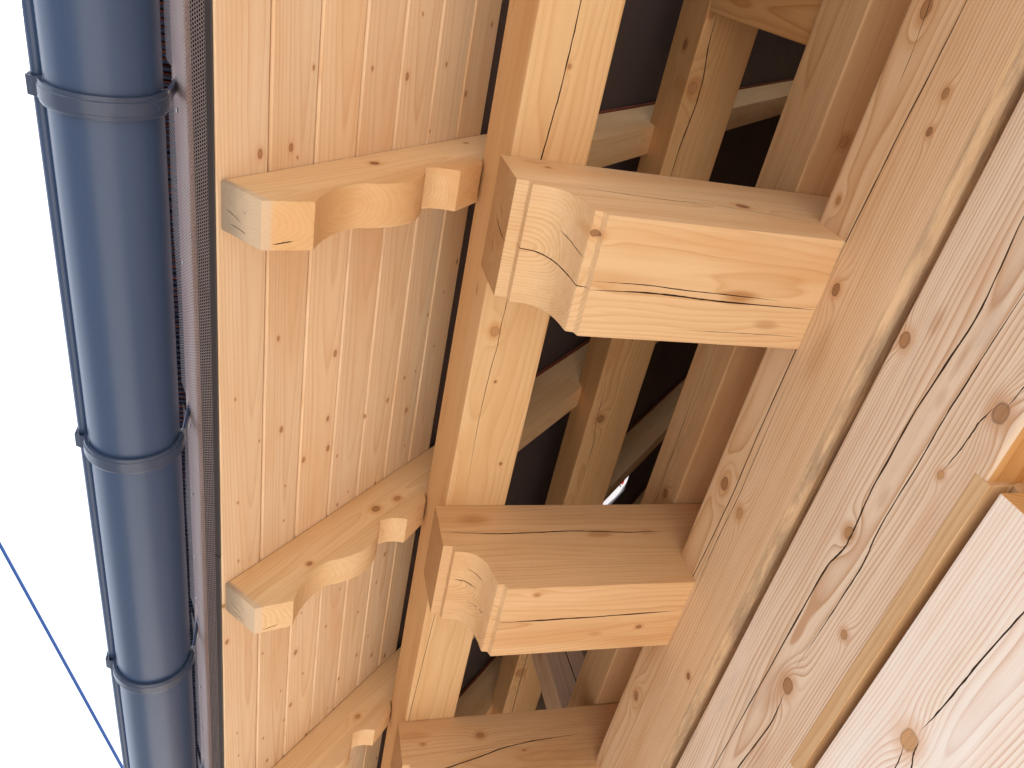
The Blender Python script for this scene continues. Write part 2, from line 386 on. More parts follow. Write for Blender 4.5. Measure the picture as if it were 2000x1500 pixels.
crack(o, [([wallpt(-.1, .745), wallpt(.189, .727), wallpt(.326, .712), wallpt(.478, .726), wallpt(.628, .725), wallpt(.700, .716), wallpt(.735, .715), wallpt(.789, .728), wallpt(.957, .728), wallpt(1.341, .728), wallpt(1.8, .735)], NX, .0034, .05),
          ([wallpt(.20, .668), wallpt(.354, .675), wallpt(.444, .679), wallpt(.541, .679), wallpt(.669, .680), wallpt(.723, .672), wallpt(.851, .676), wallpt(.98, .682)], NX, .0027, .045),
          ([wallpt(1.045, .676), wallpt(1.12, .668), wallpt(1.282, .681), wallpt(1.6, .69)], NX, .003, .03),
          ([wallpt(.405, .626), wallpt(.43, .632), wallpt(.47, .634), wallpt(.52, .641)], NX, .0022, .02),
          ([wallpt(.33, .603), wallpt(.36, .607), wallpt(.395, .611)], NX, .0016, .012)], 5)
# lower lip of the second log where the next log is scribed to it (only over the pier)
bm = bmesh.new(); box(bm, XW - .0008, .890, .488, 1.127, .5735, .6000)
mLip = wood('spruce_sawn_lip', AX, EX, (0.80, 0, 0.70), 4.4, 0.012, (0.62, 0.42, 0.24), (0.48, 0.265, 0.11), 0.8, wob=0.02, stain=0.3, stain_col=(.36,.19,.08))
bevel(bm, .001, 1, 20)
o = obj('scribed_lip', bm, mLip, wall); o['label'] = 'yellowish sawn lip below the cracked log'
bm = bmesh.new(); box(bm, .905, 1.0, Y0, Y1, .8195, .8405); obj('log_tongue', bm, mLip, wall)
bm = bmesh.new(); box(bm, .893, 1.0, .490, 1.125, .5592, .5815); obj('log_tongue', bm, mLip, wall)
mD = wood('spruce_lowest_log', AX, EX, (0.905, 0, 0.43), 5.1, 0.0052, (0.85, 0.755, 0.665), (0.68, 0.475, 0.355), 1.0, wob=0.010,
          knots=[(wallpt(.861, .468), NX, .0135, .05)], stain=0.08)
bm = bmesh.new()
extr(bm, [(XW + .002, .30), (XW, .305), (XW, .5575), (XW + .004, .5590), (1.03, .5590), (1.03, .30)], .486, 1.129)
bevel(bm, .0025, 2, 20)
o = obj('log', bm, mD, wall); fresh_undersides(o, mFresh, lambda n: n.y < -.9); o['label'] = 'palest log, nearest the camera, with a round knot and one crack'
crack(o, [([wallpt(.488, .447), wallpt(.581, .453), wallpt(.696, .458), wallpt(.78, .459), wallpt(.83, .463)], NX, .0026, .05),
          ([wallpt(.845, .457), wallpt(.872, .452), wallpt(.888, .443), wallpt(.95, .43), wallpt(1.1, .425)], NX, .003, .03),
          ([wallpt(.875, .470), wallpt(.90, .462), wallpt(.99, .452), wallpt(1.1, .45)], NX, .002, .02)], 8)
for k in range(7):
    z1 = .297 - k * .265
    bm = bmesh.new(); extr(bm, log_prof(z1 - .262, z1), .486, 1.129); bevel(bm, .004, 2, 20)
    obj('log', bm, mD, wall, 40)
    for ya, yb in ((Y0, -.55), (2.2, Y1)):
        bm = bmesh.new(); extr(bm, log_prof(z1 - .262, z1), ya, yb); bevel(bm, .004, 2, 20); obj('log', bm, mC, wall, 40)
for ya, yb in ((Y0, -.55), (2.2, Y1)):
    bm = bmesh.new(); extr(bm, log_prof(.30, .559), ya, yb); bevel(bm, .004, 2, 20); obj('log', bm, mC, wall, 40)
# unseen wall added to block light behind the openings
mIn = wood('spruce_added_wall', (0, 0, 1), (0, 1, 0), (1.2, 0, 0), 9.0, 0.005)
bm = bmesh.new(); box(bm, 1.40, 1.43, Y0 - 2, Y1 + 2, -1.6, 1.25)
tag(obj('added_inner_wall', bm, mIn), 'added timber wall that blocks light behind the openings of the log wall', 'wall')

# ------------------------------------------------------------------ wall plate on the beams
XB = 0.911
mB = wood('spruce_wall_plate', AX, EX, (1.10, 0, 1.36), 6.6, 0.0036, (0.64, 0.42, 0.235), (0.47, 0.265, 0.125), 0.8, wob=0.008,
          knots=[((XB + .06, .235, 1.25), NZ, .008), ((XB, 1.13, 1.30), NX, .009)], stain=0.35, stain_col=(0.27, 0.19, 0.12))
bm = bmesh.new(); box(bm, XB, 1.10, Y0, Y1, 1.2505, 1.39); bevel(bm, .006, 3)
o = tag(obj('wall_plate', bm, mB), 'brown stained squared plate lying on the beams just above the log wall', 'timber beam')
crack(o, [([(XB, .75, 1.335), (XB, 1.0, 1.33), (XB, 1.3, 1.327), (XB, 1.7, 1.325)], NX, .002, .02),
          ([(XB, 1.95, 1.30), (XB, 2.1, 1.315), (XB, 2.25, 1.325), (XB, 2.5, 1.33)], NX, .004, .03)], 6)

# ------------------------------------------------------------------ projecting beams with carved ends
BP = [(.325, 1.2465), (.325, 1.123), (.346, 1.121), (.347, 1.105), (.360, 1.1045), (.374, 1.102), (.387, 1.096), (.398, 1.0865), (.407, 1.073),
      (.413, 1.056), (.417, 1.038), (.4195, 1.017), (.421, 1.0135), (.433, 1.012), (.4375, 1.0)]
def beam(y0, y1, label, seed, pith, cracks, knots, warm, early=EARLY, late=LATE, dx=0.0):
    prof = [(x + dx, z) for x, z in BP] + [(1.12, 1.0), (1.12, 1.2465)]
    bm = bmesh.new(); extr(bm, prof, y0, y1); bevel(bm, .0014, 2, 35)
    mt = wood('spruce_beam', (1, 0, 0), (0, 1, 0), pith, seed, .0058, early, late, 0.62, wob=0.016, knots=knots, warm=warm, stain=0.10, end_tint=(.68, .60, .53))
    o = tag(obj('projecting_beam', bm, mt, smooth='strips'), label, 'timber beam', 'carved beams projecting from the log wall')
    crack(o, cracks, int(seed * 10)); return o
y = .338; yb = .541
beam(y, yb, 'nearest carved beam, largest, with twin cracks along its underside', 1.7, (0, .43, 1.11), [
    ([(.4385, .459, 1.0), (.55, .456, 1.0), (.62, .459, 1.0), (.68, .4615, 1.0), (.861, .463, 1.0)], NZ, .003, .05, .0004),
    ([(.4385, .444, 1.0), (.53, .443, 1.0), (.60, .447, 1.0), (.69, .449, 1.0), (.78, .452, 1.0)], NZ, .0017, .03, .0003),
    ([(.40, y, 1.125), (.48, y, 1.112), (.58, y, 1.105), (.66, y, 1.112), (.80, y, 1.085), (.845, y, 1.083)], NY, .0016, .02, .0008),
    ([(.60, .518, 1.0), (.75, .516, 1.0), (.85, .517, 1.0)], NZ, .0009, .01, .0004),
    ([(.345, .443, 1.121), (.347, .444, 1.105), (.374, .446, 1.102), (.398, .451, 1.0865), (.413, .457, 1.056), (.4195, .460, 1.017), (.430, .460, 1.012), (.4385, .459, 1.003)], (-.6, 0, -.8), .0022, .014, .0002),
    ([(.327, .425, 1.21), (.327, .437, 1.175), (.327, .441, 1.15), (.328, .443, 1.123)], NX, .0026, .02, .0008),
    ([(.327, .47, 1.20), (.327, .478, 1.19), (.327, .488, 1.185)], NX, .002, .012), ([(.327, .40, 1.19), (.327, .42, 1.16)], NX, .0014, .01),
    ([(.400, .40, 1.085), (.41, .405, 1.066), (.418, .412, 1.035), (.421, .413, 1.014)], (-.8, 0, -.6), .0018, .012, .0005)],
    [((.43, .372, 1.012), NZ, .0055), ((.725, y, 1.12), NY, .0085), ((.40, y, 1.205), NY, .004)],
    [((.70, .452, 1.0), .017, .75), ((.77, .498, 1.0), .012, .45), ((.38, y, 1.225), .012, .3)], dx=.002)
y = 1.119; yb = 1.324
beam(y, yb, 'middle carved beam with one crack along its underside and a second along its side', 2.6, (0, 1.21, 1.14), [
    ([(.4385, 1.218, 1.0), (.55, 1.217, 1.0), (.70, 1.213, 1.0), (.84, 1.209, 1.0)], NZ, .004, .05, .0007),
    ([(.355, 1.20, 1.105), (.38, 1.202, 1.099), (.40, 1.206, 1.082)], (-.5, 0, -.85), .0026, .014, .0004),
    ([(.375, 1.165, 1.101), (.395, 1.168, 1.089), (.408, 1.172, 1.07)], (-.5, 0, -.85), .002, .012, .0004),
    ([(.39, 1.255, 1.093), (.408, 1.25, 1.07), (.417, 1.238, 1.035), (.419, 1.225, 1.017), (.435, 1.219, 1.009)], (-.8, 0, -.6), .0018, .012, .0004),
    ([(.325, y, 1.163), (.45, y, 1.155), (.55, y, 1.158), (.62, y, 1.160), (.75, y, 1.153), (.86, y, 1.155)], NY, .0034, .04, .0008)],
    [((.50, 1.14, 1.0), NZ, .004), ((.76, 1.255, 1.0), NZ, .005)],
    [((.40, y, 1.20), .02, .5), ((.68, y, 1.15), .014, .5), ((.80, y, 1.155), .012, .35), ((.66, 1.27, 1.0), .008, .35)],
    (0.68, 0.44, 0.24), (0.50, 0.265, 0.11), dx=-.003)
y = 1.905; yb = 2.108
beam(y, yb, 'farthest carved beam at the bottom edge with a long curved crack on its side', 3.4, (0, 2.0, 1.1), [
    ([(.325, y, 1.09), (.42, y, 1.098), (.52, y, 1.12), (.60, y, 1.142), (.70, y, 1.155), (.86, y, 1.163)], NY, .0032, .04, .0008),
    ([(.45, y, 1.14), (.55, y, 1.145), (.62, y, 1.148)], NY, .0008, .01)],
    [((.545, y, 1.185), NY, .008), ((.385, y, 1.175), NY, .004), ((.66, y, 1.13), NY, .003)], [((.36, y, 1.2), .02, .3)],
    (0.66, 0.43, 0.24), (0.48, 0.255, 0.11))

# ------------------------------------------------------------------ eaves purlin on the beam ends
XP0, XP1 = .345, .483
mP = wood('spruce_eaves_purlin', AX, EX, (.39, 0, 1.40), 7.7, 0.0050, (0.69, 0.465, 0.255), (0.55, 0.31, 0.13), 0.6, wob=0.010, knots=[
    ((.378, .675, 1.247), NZ, .008, .25), ((.414, .185, 1.247), NZ, .003), ((.40, .79, 1.247), NZ, .0025), ((XP0, .05, 1.30), NX, .004), ((.45, 1.0, 1.247), NZ, .003)],
    warm=[((XP0, .62, 1.31), .008, .7), ((XP0, 1.35, 1.30), .008, .5)])
bm = bmesh.new(); box(bm, XP0, XP1, Y0, Y1, 1.2472, 1.445); bevel(bm, .005, 2)
o = tag(obj('eaves_purlin', bm, mP), 'light squared purlin lying on the carved beam ends beside the soffit', 'timber beam')
z = 1.2472
crack(o, [([(.412, -.3, z), (.411, .088, z), (.408, .209, z), (.399, .336, z), (.397, .42, z)], NZ, .0022, .03),
          ([(.397, .42, z), (.393, .55, z), (.388, .66, z), (.390, .71, z), (.387, .734, z), (.382, .858, z), (.386, 1.122, z)], NZ, .0012, .02),
          ([(.392, 1.2, z), (.379, 1.35, z), (.370, 1.473, z), (.354, 1.883, z), (.35, 2.2, z)], NZ, .0012, .02)], 12)

# ------------------------------------------------------------------ middle purlin and its posts
XM0, XM1, ZM0, ZM1 = .930, 1.078, 1.860, 2.012
mM = wood('spruce_middle_purlin', AX, EX, (.945, 0, 1.95), 8.3, 0.0055, (0.63, 0.385, 0.185), (0.47, 0.24, 0.09), 0.75, wob=0.012, knots=[
    ((.950, .278, ZM0), NZ, .011), ((.971, 1.303, ZM0), NZ, .010), ((.953, 2.579, ZM0), NZ, .012), ((XM0, .19, 1.93), NX, .009), ((XM0, 2.5, 1.92), NX, .01)], stain=0.25)
bm = bmesh.new(); box(bm, XM0, XM1, Y0, Y1, ZM0, ZM1); bevel(bm, .004, 2)
o = tag(obj('middle_purlin', bm, mM), 'brownish squared purlin higher up under the dark roof, seen between the beams', 'timber beam')
crack(o, [([(.955, .10, ZM0), (.958, .18, ZM0), (.972, .26, ZM0), (.972, .32, ZM0), (.962, .42, ZM0), (.962, .6, ZM0)], NZ, .003, .03),
          ([(.952, 1.15, ZM0), (.957, 1.25, ZM0), (.958, 1.32, ZM0), (.972, 1.40, ZM0), (.975, 1.6, ZM0)], NZ, .0018, .02),
          ([(.958, 2.3, ZM0), (.965, 2.5, ZM0), (.967, 2.7, ZM0), (.975, 3.0, ZM0)], NZ, .003, .03)], 15)
def post(y0, y1, label, seed, early, late, cracks=()):
    mt = wood('spruce_post', (0, 0, 1), (1, 0, 0), (1.0, (y0 + y1) / 2 + .03, 0), seed, 0.005, early, late, 0.8, wob=0.012,
              knots=[((XM0, y0 + .05, 1.70), NX, .007)], small_knots=0.2)
    bm = bmesh.new(); box(bm, XM0 + .001, XM1 - .004, y0, y1, 1.39, ZM0 - .0005); bevel(bm, .003, 2)
    o = tag(obj('purlin_post', bm, mt), label, 'timber post', 'posts carrying the middle purlin')
    crack(o, cracks, int(seed * 7)); return o
post(-.040, .103, 'orange-brown post under the middle purlin at the top edge of the picture', 2.2, (0.66, 0.40, 0.19), (0.47, 0.235, 0.085))
post(2.21, 2.35, 'greyish post with cracked pale side standing beyond the middle carved beam', 4.2, (0.62, 0.46, 0.34), (0.47, 0.31, 0.2),
     [([(1.012, 2.21, 1.40), (1.012, 2.21, 1.56), (1.010, 2.21, 1.66), (1.008, 2.21, 1.8)], NY, .004, .04, .0006),
      ([(XM0 + .001, 2.29, 1.42), (XM0 + .001, 2.285, 1.6), (XM0 + .001, 2.28, 1.8)], NX, .0016, .02)])

# ------------------------------------------------------------------ rafters
RP = [(-.107, ztop(-.107)), (-.046, 1.096), (.029, 1.113), (.036, 1.135), (.046, 1.158), (.060, 1.182), (.080, 1.205), (.102, 1.221), (.127, 1.227),
      (.152, 1.2365), (.174, 1.249), (.193, 1.266), (.208, 1.288), (.2175, 1.315), (.2205, 1.347), (.2275, 1.3475), (.2355, 1.352), (.247, 1.3545), (.260, 1.355), (.274, 1.3535), (.287, 1.350),
      (.3405, 1.415), (.3405, 1.447), (.3835, 1.447)]
XR = 3.05
mSeal = plain('red_brown_strip', (0.20, 0.055, 0.03), 0.7, 0.3, var=0.3, scale=60)
def rafter(y0, label, seed, early, late, knots=(), wid=.078):
    y1 = y0 + wid
    prof = RP + [(XR, ztop(XR) - .188), (XR, ztop(XR))]
    bm = bmesh.new(); extr(bm, prof, y0, y1); bevel(bm, .0030, 2, 35)
    kn = [((x, y0, zz), NY, kr) for x, zz, kr in knots]
    mt = wood('spruce_rafter', AXR, (0, 1, 0), (0, y0 + wid * .55, ZS - .10 + .02 * (seed % 1)), seed, .0056, early, late, 0.55, wob=0.018, knots=kn, small_knots=0.12, weather=((-.107, 0, ztop(-.107)), (SI, 0, -CO), (CO, 0, SI)))
    o = tag(obj('rafter', bm, mt, smooth='strips'), label, 'rafter', 'rafters with shaped tails under the roof')
    nA = (-CO, 0, -SI)
    def ep(d, t): return (-.107 + d * SI, y0 + t, ztop(-.107) - d * CO)
    rr = random.Random(int(seed * 31))
    crack(o, [([ep(.012, .040 + rr.uniform(-.01, .01)), ep(.030, .044), ep(.048, .050)], nA, .0014, .01, .0005), ([ep(.05, .03), ep(.066, .036), ep(.083, .046)], nA, .0013, .01, .0004),
              ([ep(.02, .060), ep(.045, .062), ep(.06, .065)], nA, .0014, .008, .0004), ([(.0, y0 + .062, 1.1055), (-.03, y0 + .068, 1.0995)], NZ, .002, .01, .0003)], int(seed * 17))
    # strip between rafter and underlay, inside only
    bm = bmesh.new(); e = .001
    extr(bm, [(.40, ztop(.40) + e), (XR, ztop(XR) + e), (XR, ztop(XR) + .013), (.40, ztop(.40) + .013)], y0 - .004, y1 + .004)
    s = obj('sealing_strip', bm, mSeal, o)
    return o
RE = (0.75, 0.525, 0.305); RL = (0.61, 0.37, 0.17)
rafter(.405, 'nearest shaped rafter tail, whose large end face has gone grey', 1.1, RE, RL, [(.13, 1.335, .007), (.33, 1.545, .004)])
rafter(1.255, 'middle shaped rafter tail with two small knots above its ogee curve', 2.3, RE, RL, [(.215, 1.388, .008), (.27, 1.425, .007), (.06, 1.215, .005), (.34, 1.60, .005)])
rafter(2.095, 'farthest shaped rafter tail, cut off by the bottom picture edge', 3.7, RE, RL, [(.24, 1.40, .006)])
rafter(2.95, 'rafter glimpsed under the dark roof beyond the farthest carved beam', 4.9, RE, RL)

# ------------------------------------------------------------------ soffit boards
S0 = -.1115 / CO * 1.0
mS = wood('spruce_soffit', AX, (CO, 0, SI), (0, 0, ZS), 3.3, 0.0060, (0.82, 0.62, 0.415), (0.685, 0.435, 0.24), 0.72, wob=0.006, small_knots=0.5, island=True, taper=.016)
bm = bmesh.new()
jx = [-.1115, -.040, .030, .1015, .1715, .243, .313, .3795]
th, g, ch = .019, .0009, .0035
for i in range(len(jx) - 1):
    s0, s1 = jx[i] / CO, jx[i + 1] / CO                       # distance along the slope from x = 0
    prof = [(s0 + g, ch), (s0 + g + ch, 0.0), (s1 - g - ch, 0.0), (s1 - g, ch), (s1 - g, th), (s0 + g, th)]
    if i == 0: prof[0] = (s0, .002); prof[1] = (s0 + .002, 0); prof[5] = (s0, th)
    extr(bm, [(a * CO - (b + .0012) * SI, ZS + a * SI + (b + .0012) * CO) for a, b in prof], Y0, Y1)
tag(obj('soffit', bm, mS), 'honey coloured tongue and groove board soffit between the gutter and the purlin', 'soffit')

# ------------------------------------------------------------------ underlay, roof covering, loft enclosure
def underlay_mat():
    s = NT('black_underlay'); P = s.obj()
    n = s.noise(s.v('SCALE', P, scale=9.0), 1.0, 4.0, 0.6)
    u = s.v('DOT_PRODUCT', P, AXR); vv = s.sep(P)[1]
    wv = s.m('MULTIPLY', s.m('SINE', s.m('MULTIPLY', u, 900.0)), s.m('SINE', s.m('MULTIPLY', vv, 900.0)))
    c = s.mix(n, (0.075, 0.059, 0.062), (0.12, 0.094, 0.096))
    s.bsdf(c, 0.75, s.bump(s.m('ADD', wv, s.m('MULTIPLY', n, 6.0)), 0.25, 0.002), 0.25)
    return s.mat
mU = underlay_mat()
def slopept(x, y, off): return (x - off * SI, y, ZS + T * x + off * CO)
HX0, HX1, HY0, HY1 = 1.58, 1.935, 2.40, 2.71        # the gap left in the underlay
bm = bmesh.new()
xs = [.386, HX0, HX1, XR + .1]; ys = [Y0 - 1.5, HY0, HY1, Y1 + 1.5]
gv = {}
for lev, off in ((0, .0145), (1, .0175)):
    for i, x in enumerate(xs):
        for j, yy in enumerate(ys): gv[lev, i, j] = bm.verts.new(slopept(x, yy, off))
for i in range(3):
    for j in range(3):
        if (i, j) == (1, 1): continue
        for lev in (0, 1): bm.faces.new([gv[lev, i, j], gv[lev, i + 1, j], gv[lev, i + 1, j + 1], gv[lev, i, j + 1]])
def rim(a, b): bm.faces.new([gv[0, a[0], a[1]], gv[0, b[0], b[1]], gv[1, b[0], b[1]], gv[1, a[0], a[1]]])
for a, b in (((1, 1), (2, 1)), ((2, 1), (2, 2)), ((2, 2), (1, 2)), ((1, 2), (1, 1))): rim(a, b)
tag(obj('roof_underlay', bm, mU), 'black woven roof underlay stretched over the rafters', 'membrane')

mT = plain('brick_red_tile', (0.44, 0.135, 0.075), 0.8, 0.2, var=0.3, scale=25, bump=0.3)
bm = bmesh.new()
n = 0
sx = -.083
while sx < 4.4:
    for (ya, yb) in ((Y0 - 1.5, HY0 - .05), (HY1 + .05, Y1 + 1.5)) if sx > 2.0 and sx < 2.9 else ((Y0 - 1.5, Y1 + 1.5),):
        a, b = sx, sx + .335
        pr = [(a, .300), (b, .285), (b, .299), (a, .315)]
        extr(bm, [(p * CO - q * SI, ZS + p * SI + q * CO) for p, q in pr], ya, yb)
    sx += .325
tag(obj('tile_roof', bm, mT), 'brick red roof tiles above the gutter, seen only as a thin rim', 'roof')
mLoft = wood('spruce_added_loft', AX, (0, 0, 1), (2, 0, 2), 8.8, 0.006, (0.66, 0.45, 0.27), (0.5, 0.3, 0.15))
bm = bmesh.new(); box(bm, 1.11, 3.1, Y0 - 1.5, Y1 + 1.5, 1.34, 1.37)  # floor added so daylight does not leak up into the loft
tag(obj('added_loft_floor', bm, mLoft), 'boarded floor added behind the wall plate to keep light out of the loft', 'floor')
bm = bmesh.new(); box(bm, 3.1, 3.13, Y0 - 1.5, Y1 + 1.5, 1.2, 4.9)  # back wall put in to hold outside light off the loft
tag(obj('added_loft_wall', bm, mLoft), 'boarded wall added under the ridge to keep light out of the loft', 'wall')

bm = bmesh.new(); box(bm, .50, 3.09, 3.74, 3.77, 1.26, 4.4)  # added to close the far end against a light leak
mGab = wood('spruce_added_gable', (0, 0, 1), (1, 0, 0), (1, 3.7, 0), 2.8, 0.006, (0.60, 0.42, 0.30), (0.45, 0.29, 0.19))
tag(obj('added_gable_wall', bm, mGab), 'pinkish boarded gable added to keep light out at the far loft end', 'wall')

# ------------------------------------------------------------------ gutter
GX, GZ, GR = -.262, 1.212, .0735
def metal_mat(name, col, rough=0.42, metal=0.0, spec=0.5, grain=(60.0, 4.0, 60.0)):
    s = NT(name); P = s.obj()
    n = s.noise(s.v('MULTIPLY', P, grain), 1.0, 4.0, 0.6); n2 = s.noise(s.v('SCALE', P, scale=420.0), 1.0, 2.0)
    c = s.mix(n, tuple(x * .97 for x in col), tuple(x * 1.03 for x in col))
    s.bsdf(c, s.m('MULTIPLY_ADD', n, 0.04, rough - .02), s.bump(s.m('ADD', n2, s.m('MULTIPLY', n, 0.4)), 0.03, 0.001), spec, metal)
    return s.mat
mG = metal_mat('anthracite_coated_metal', (0.040, 0.074, 0.160), 0.33)
gut = empty('gutter', (GX, 1.4, GZ - GR))
tag(gut, 'anthracite half round metal gutter running along the left edge of the eaves', 'gutter')
bm = bmesh.new(); N = 40
ring = []
for i in range(N + 1):
    a = math.pi + math.pi * i / N
    ring.append((math.cos(a), math.sin(a)))
pr = [(GX + c * GR, GZ + s * GR) for c, s in ring] + [(GX + GR, GZ + .018), (GX + GR - .0016, GZ + .018)] + [(GX + c * (GR - .0016), GZ + s * (GR - .0016)) for c, s in ring[::-1]]
a = [[bm.verts.new((x, yy, zz)) for x, zz in pr] for yy in (Y0, Y1)]
for i in range(len(pr)):
    j = (i + 1) % len(pr); bm.faces.new((a[0][i], a[0][j], a[1][j], a[1][i]))
obj('trough', bm, mG, gut, 40)
bm = bmesh.new(); BX, BZ, BR = GX - GR - .0105, GZ + .010, .0095
pr = [(BX + BR * math.cos(2 * math.pi * i / 20), BZ + BR * math.sin(2 * math.pi * i / 20)) for i in range(20)]
extr(bm, pr, Y0, Y1); obj('front_bead', bm, mG, gut, 40)

mBr = metal_mat('bracket_metal', (0.044, 0.066, 0.125), 0.27, grain=(14.0, 14.0, 14.0))
mSteel = plain('zinc_steel', (0.55, 0.56, 0.58), 0.35, 0.5, 1.0, .1, 80)
def bracket(y, label):
    t = empty('gutter_bracket', (GX, y, GZ - GR))
    tag(t, label, 'gutter bracket', 'strap brackets holding the gutter')
    hw, t0, t1 = .0155, GR + .0012, GR + .0078
    bm = bmesh.new(); path = []
    for i in range(37):
        an = R(176) + R(188) * i / 36
        path.append((math.cos(an), math.sin(an)))
    cross = [(-hw, t0), (hw, t0), (hw, t1 - .0012), (hw * .86, t1), (hw * .62, t1), (hw * .55, t1 + .0016), (-hw * .55, t1 + .0016), (-hw * .62, t1), (-hw * .86, t1), (-hw, t1 - .0012)]
    rows = [[bm.verts.new((GX + c * rr, y + yy, GZ + s * rr)) for yy, rr in cross] for c, s in path]
    for i in range(len(rows) - 1):
        for k in range(len(cross)):
            bm.faces.new((rows[i][k], rows[i][(k + 1) % len(cross)], rows[i + 1][(k + 1) % len(cross)], rows[i + 1][k]))
    bm.faces.new(rows[0]); bm.faces.new(rows[-1][::-1])
    obj('strap', bm, mBr, t, 40)
    # rear arm rising to the roof, twisted edge-on above the gutter
    bm = bmesh.new(); x0 = GX + GR + .005
    for (xa, xb, ya, yb, za, zb) in ((x0 - .002, x0 + .0035, y - .012, y + .006, GZ + .014, 1.392),):
        box(bm, xa, xb, ya, yb, za, zb)
    bevel(bm, .001, 1); obj('arm', bm, mBr, t)
    bm = bmesh.new(); box(bm, x0 - .0035, x0 + .0042, y - .013, y + .012, GZ + .006, GZ + .020); bevel(bm, .001, 1)
    obj('bent_tab', bm, mSteel, t)
    # clip hooked over the bead, with its rivet
    bm = bmesh.new()
    pr = [(BX - BR - .0035, GZ + .020), (BX - BR - .0035, GZ - .004), (BX - BR + .006, GZ - .010), (GX - GR - .001, GZ - .012), (GX - GR - .001, GZ - .009),
          (BX - BR + .007, GZ - .0075), (BX - BR - .0008, GZ - .002), (BX - BR - .0008, GZ + .020)]
    extr(bm, pr, y - .0135, y + .0135); bevel(bm, .0005, 1); obj('clip', bm, mBr, t)
    bm = bmesh.new()
    bmesh.ops.create_uvsphere(bm, u_segments=14, v_segments=8, radius=.0058)
    for v in bm.verts: v.co.z *= .6
    bmesh.ops.transform(bm, matrix=Matrix.Translation((GX - GR - .0015, y + .003, GZ - .0165)) @ Matrix.Rotation(R(60), 4, 'Y'), verts=bm.verts)
    obj('rivet', bm, mBr, t, 60)
for yy, lab in ((.315, 'gutter bracket nearest the camera, at the top left of the picture'), (.924, 'gutter bracket in the middle of the visible gutter'),
                (1.537, 'third gutter bracket along, near the bottom of the gutter'), (2.125, 'farthest gutter bracket, only its rear arm showing at the bottom edge')):
    bracket(yy, lab)

# ------------------------------------------------------------------ perforated ventilation strip
def perf_mat():
    s = NT('perforated_sheet'); uvn = s.t.nodes.new('ShaderNodeUVMap').outputs[0]
    P = s.obj()
    p = .0056
    sp = s.sep(uvn)
    def dots(ou, ov):
        u = s.m('SUBTRACT', s.m('FRACT', s.m('ADD', s.m('DIVIDE', sp[0], p), ou)), .5)
        v = s.m('SUBTRACT', s.m('FRACT', s.m('ADD', s.m('DIVIDE', sp[1], p * 1.732), ov)), .5)
        v = s.m('MULTIPLY', v, 1.732)
        return s.m('SQRT', s.m('ADD', s.m('MULTIPLY', u, u), s.m('MULTIPLY', v, v)))
    d = s.m('MINIMUM', dots(0, 0), dots(.5, .5))
    al = s.rng(d, .335, .36)
    n = s.noise(s.v('SCALE', P, scale=35.0), 1.0, 4.0, 0.6)
    c = s.mix(s.rng(n, .45, .7, 0, .4, True), (0.29, 0.24, 0.245), (0.20, 0.15, 0.145))
    b = s.bsdf(c, 0.48, None, 0.4, 0.15, al)
    return s.mat
vent = empty('vent_strip', (-.15, 1.4, 1.17))
tag(vent, 'perforated sheet metal vent strip between the gutter and the soffit', 'vent strip')
def sheet(pts, y0, y1, ny, notches, mat, name, parent):
    bm = bmesh.new(); uvl = bm.loops.layers.uv.new('UVMap')
    acc = [0.0]
    for i in range(1, len(pts)): acc.append(acc[-1] + math.dist(pts[i], pts[i - 1]))
    ysl = [y0 + (y1 - y0) * i / ny for i in range(ny + 1)]
    rnd = random.Random(4); V = []
    ph = [rnd.uniform(0, 6) for _ in range(4)]
    for yy in ysl:
        row = []
        for k, (x, zz) in enumerate(pts):
            f = k / (len(pts) - 1)
            dz = .0022 * math.sin(yy * 7 + ph[0]) * f + .0012 * math.sin(yy * 19 + ph[1]) * f
            row.append(bm.verts.new((x + dz * .5, yy, zz + dz)))
        V.append(row)
    for i in range(ny):
        for k in range(len(pts) - 1):
            yc = (ysl[i] + ysl[i + 1]) / 2
            if k >= len(pts) - 3 and any(a < yc < b for a, b in notches): continue
            f = bm.faces.new((V[i][k], V[i + 1][k], V[i + 1][k + 1], V[i][k + 1]))
            for l, (ii, kk) in zip(f.loops, ((i, k), (i + 1, k), (i + 1, k + 1), (i, k + 1))): l[uvl].uv = (ysl[ii], acc[kk])
    return obj(name, bm, mat, parent, 60)
vp = [(-.1225, 1.1690), (-.132, 1.180), (-.144, 1.193), (-.152, 1.203), (-.157, 1.213), (-.161, 1.226), (-.168, 1.250), (-.179, 1.290), (-.191, 1.328), (-.197, 1.348), (-.204, 1.371)]
NB = [(.315, .924, 1.537, 2.125)]
sheet(vp, Y0, Y1, 460, [(b - .028, b + .022) for b in NB[0]], perf_mat(), 'perforated_sheet', vent)
mEdge = metal_mat('black_edge_metal', (0.050, 0.042, 0.043), 0.45)
bm = bmesh.new(); extr(bm, [(-.1150, 1.1575), (-.1245, 1.1665), (-.1252, 1.1725), (-.1225, 1.1725), (-.1215, 1.1680), (-.1135, 1.1600)], Y0, 1.172); bevel(bm, .0006, 1)
obj('edge_profile', bm, mEdge, vent)
bm = bmesh.new(); extr(bm, [(-.1158, 1.1575), (-.1253, 1.1665), (-.1260, 1.1725), (-.1233, 1.1725), (-.1223, 1.1680), (-.1143, 1.1600)], 1.174, Y1); bevel(bm, .0006, 1)
obj('edge_profile', bm, mEdge, vent)
bm = bmesh.new(); extr(bm, [(-.1475, 1.2085), (-.119, 1.176), (-.112, 1.184), (-.140, 1.222)], Y0, Y1); obj('shade_backing', bm, plain('dark_hole_shade', (0.02, 0.017, 0.018), .9, .1), vent)  # dark strip added behind the lower holes, standing in for shade
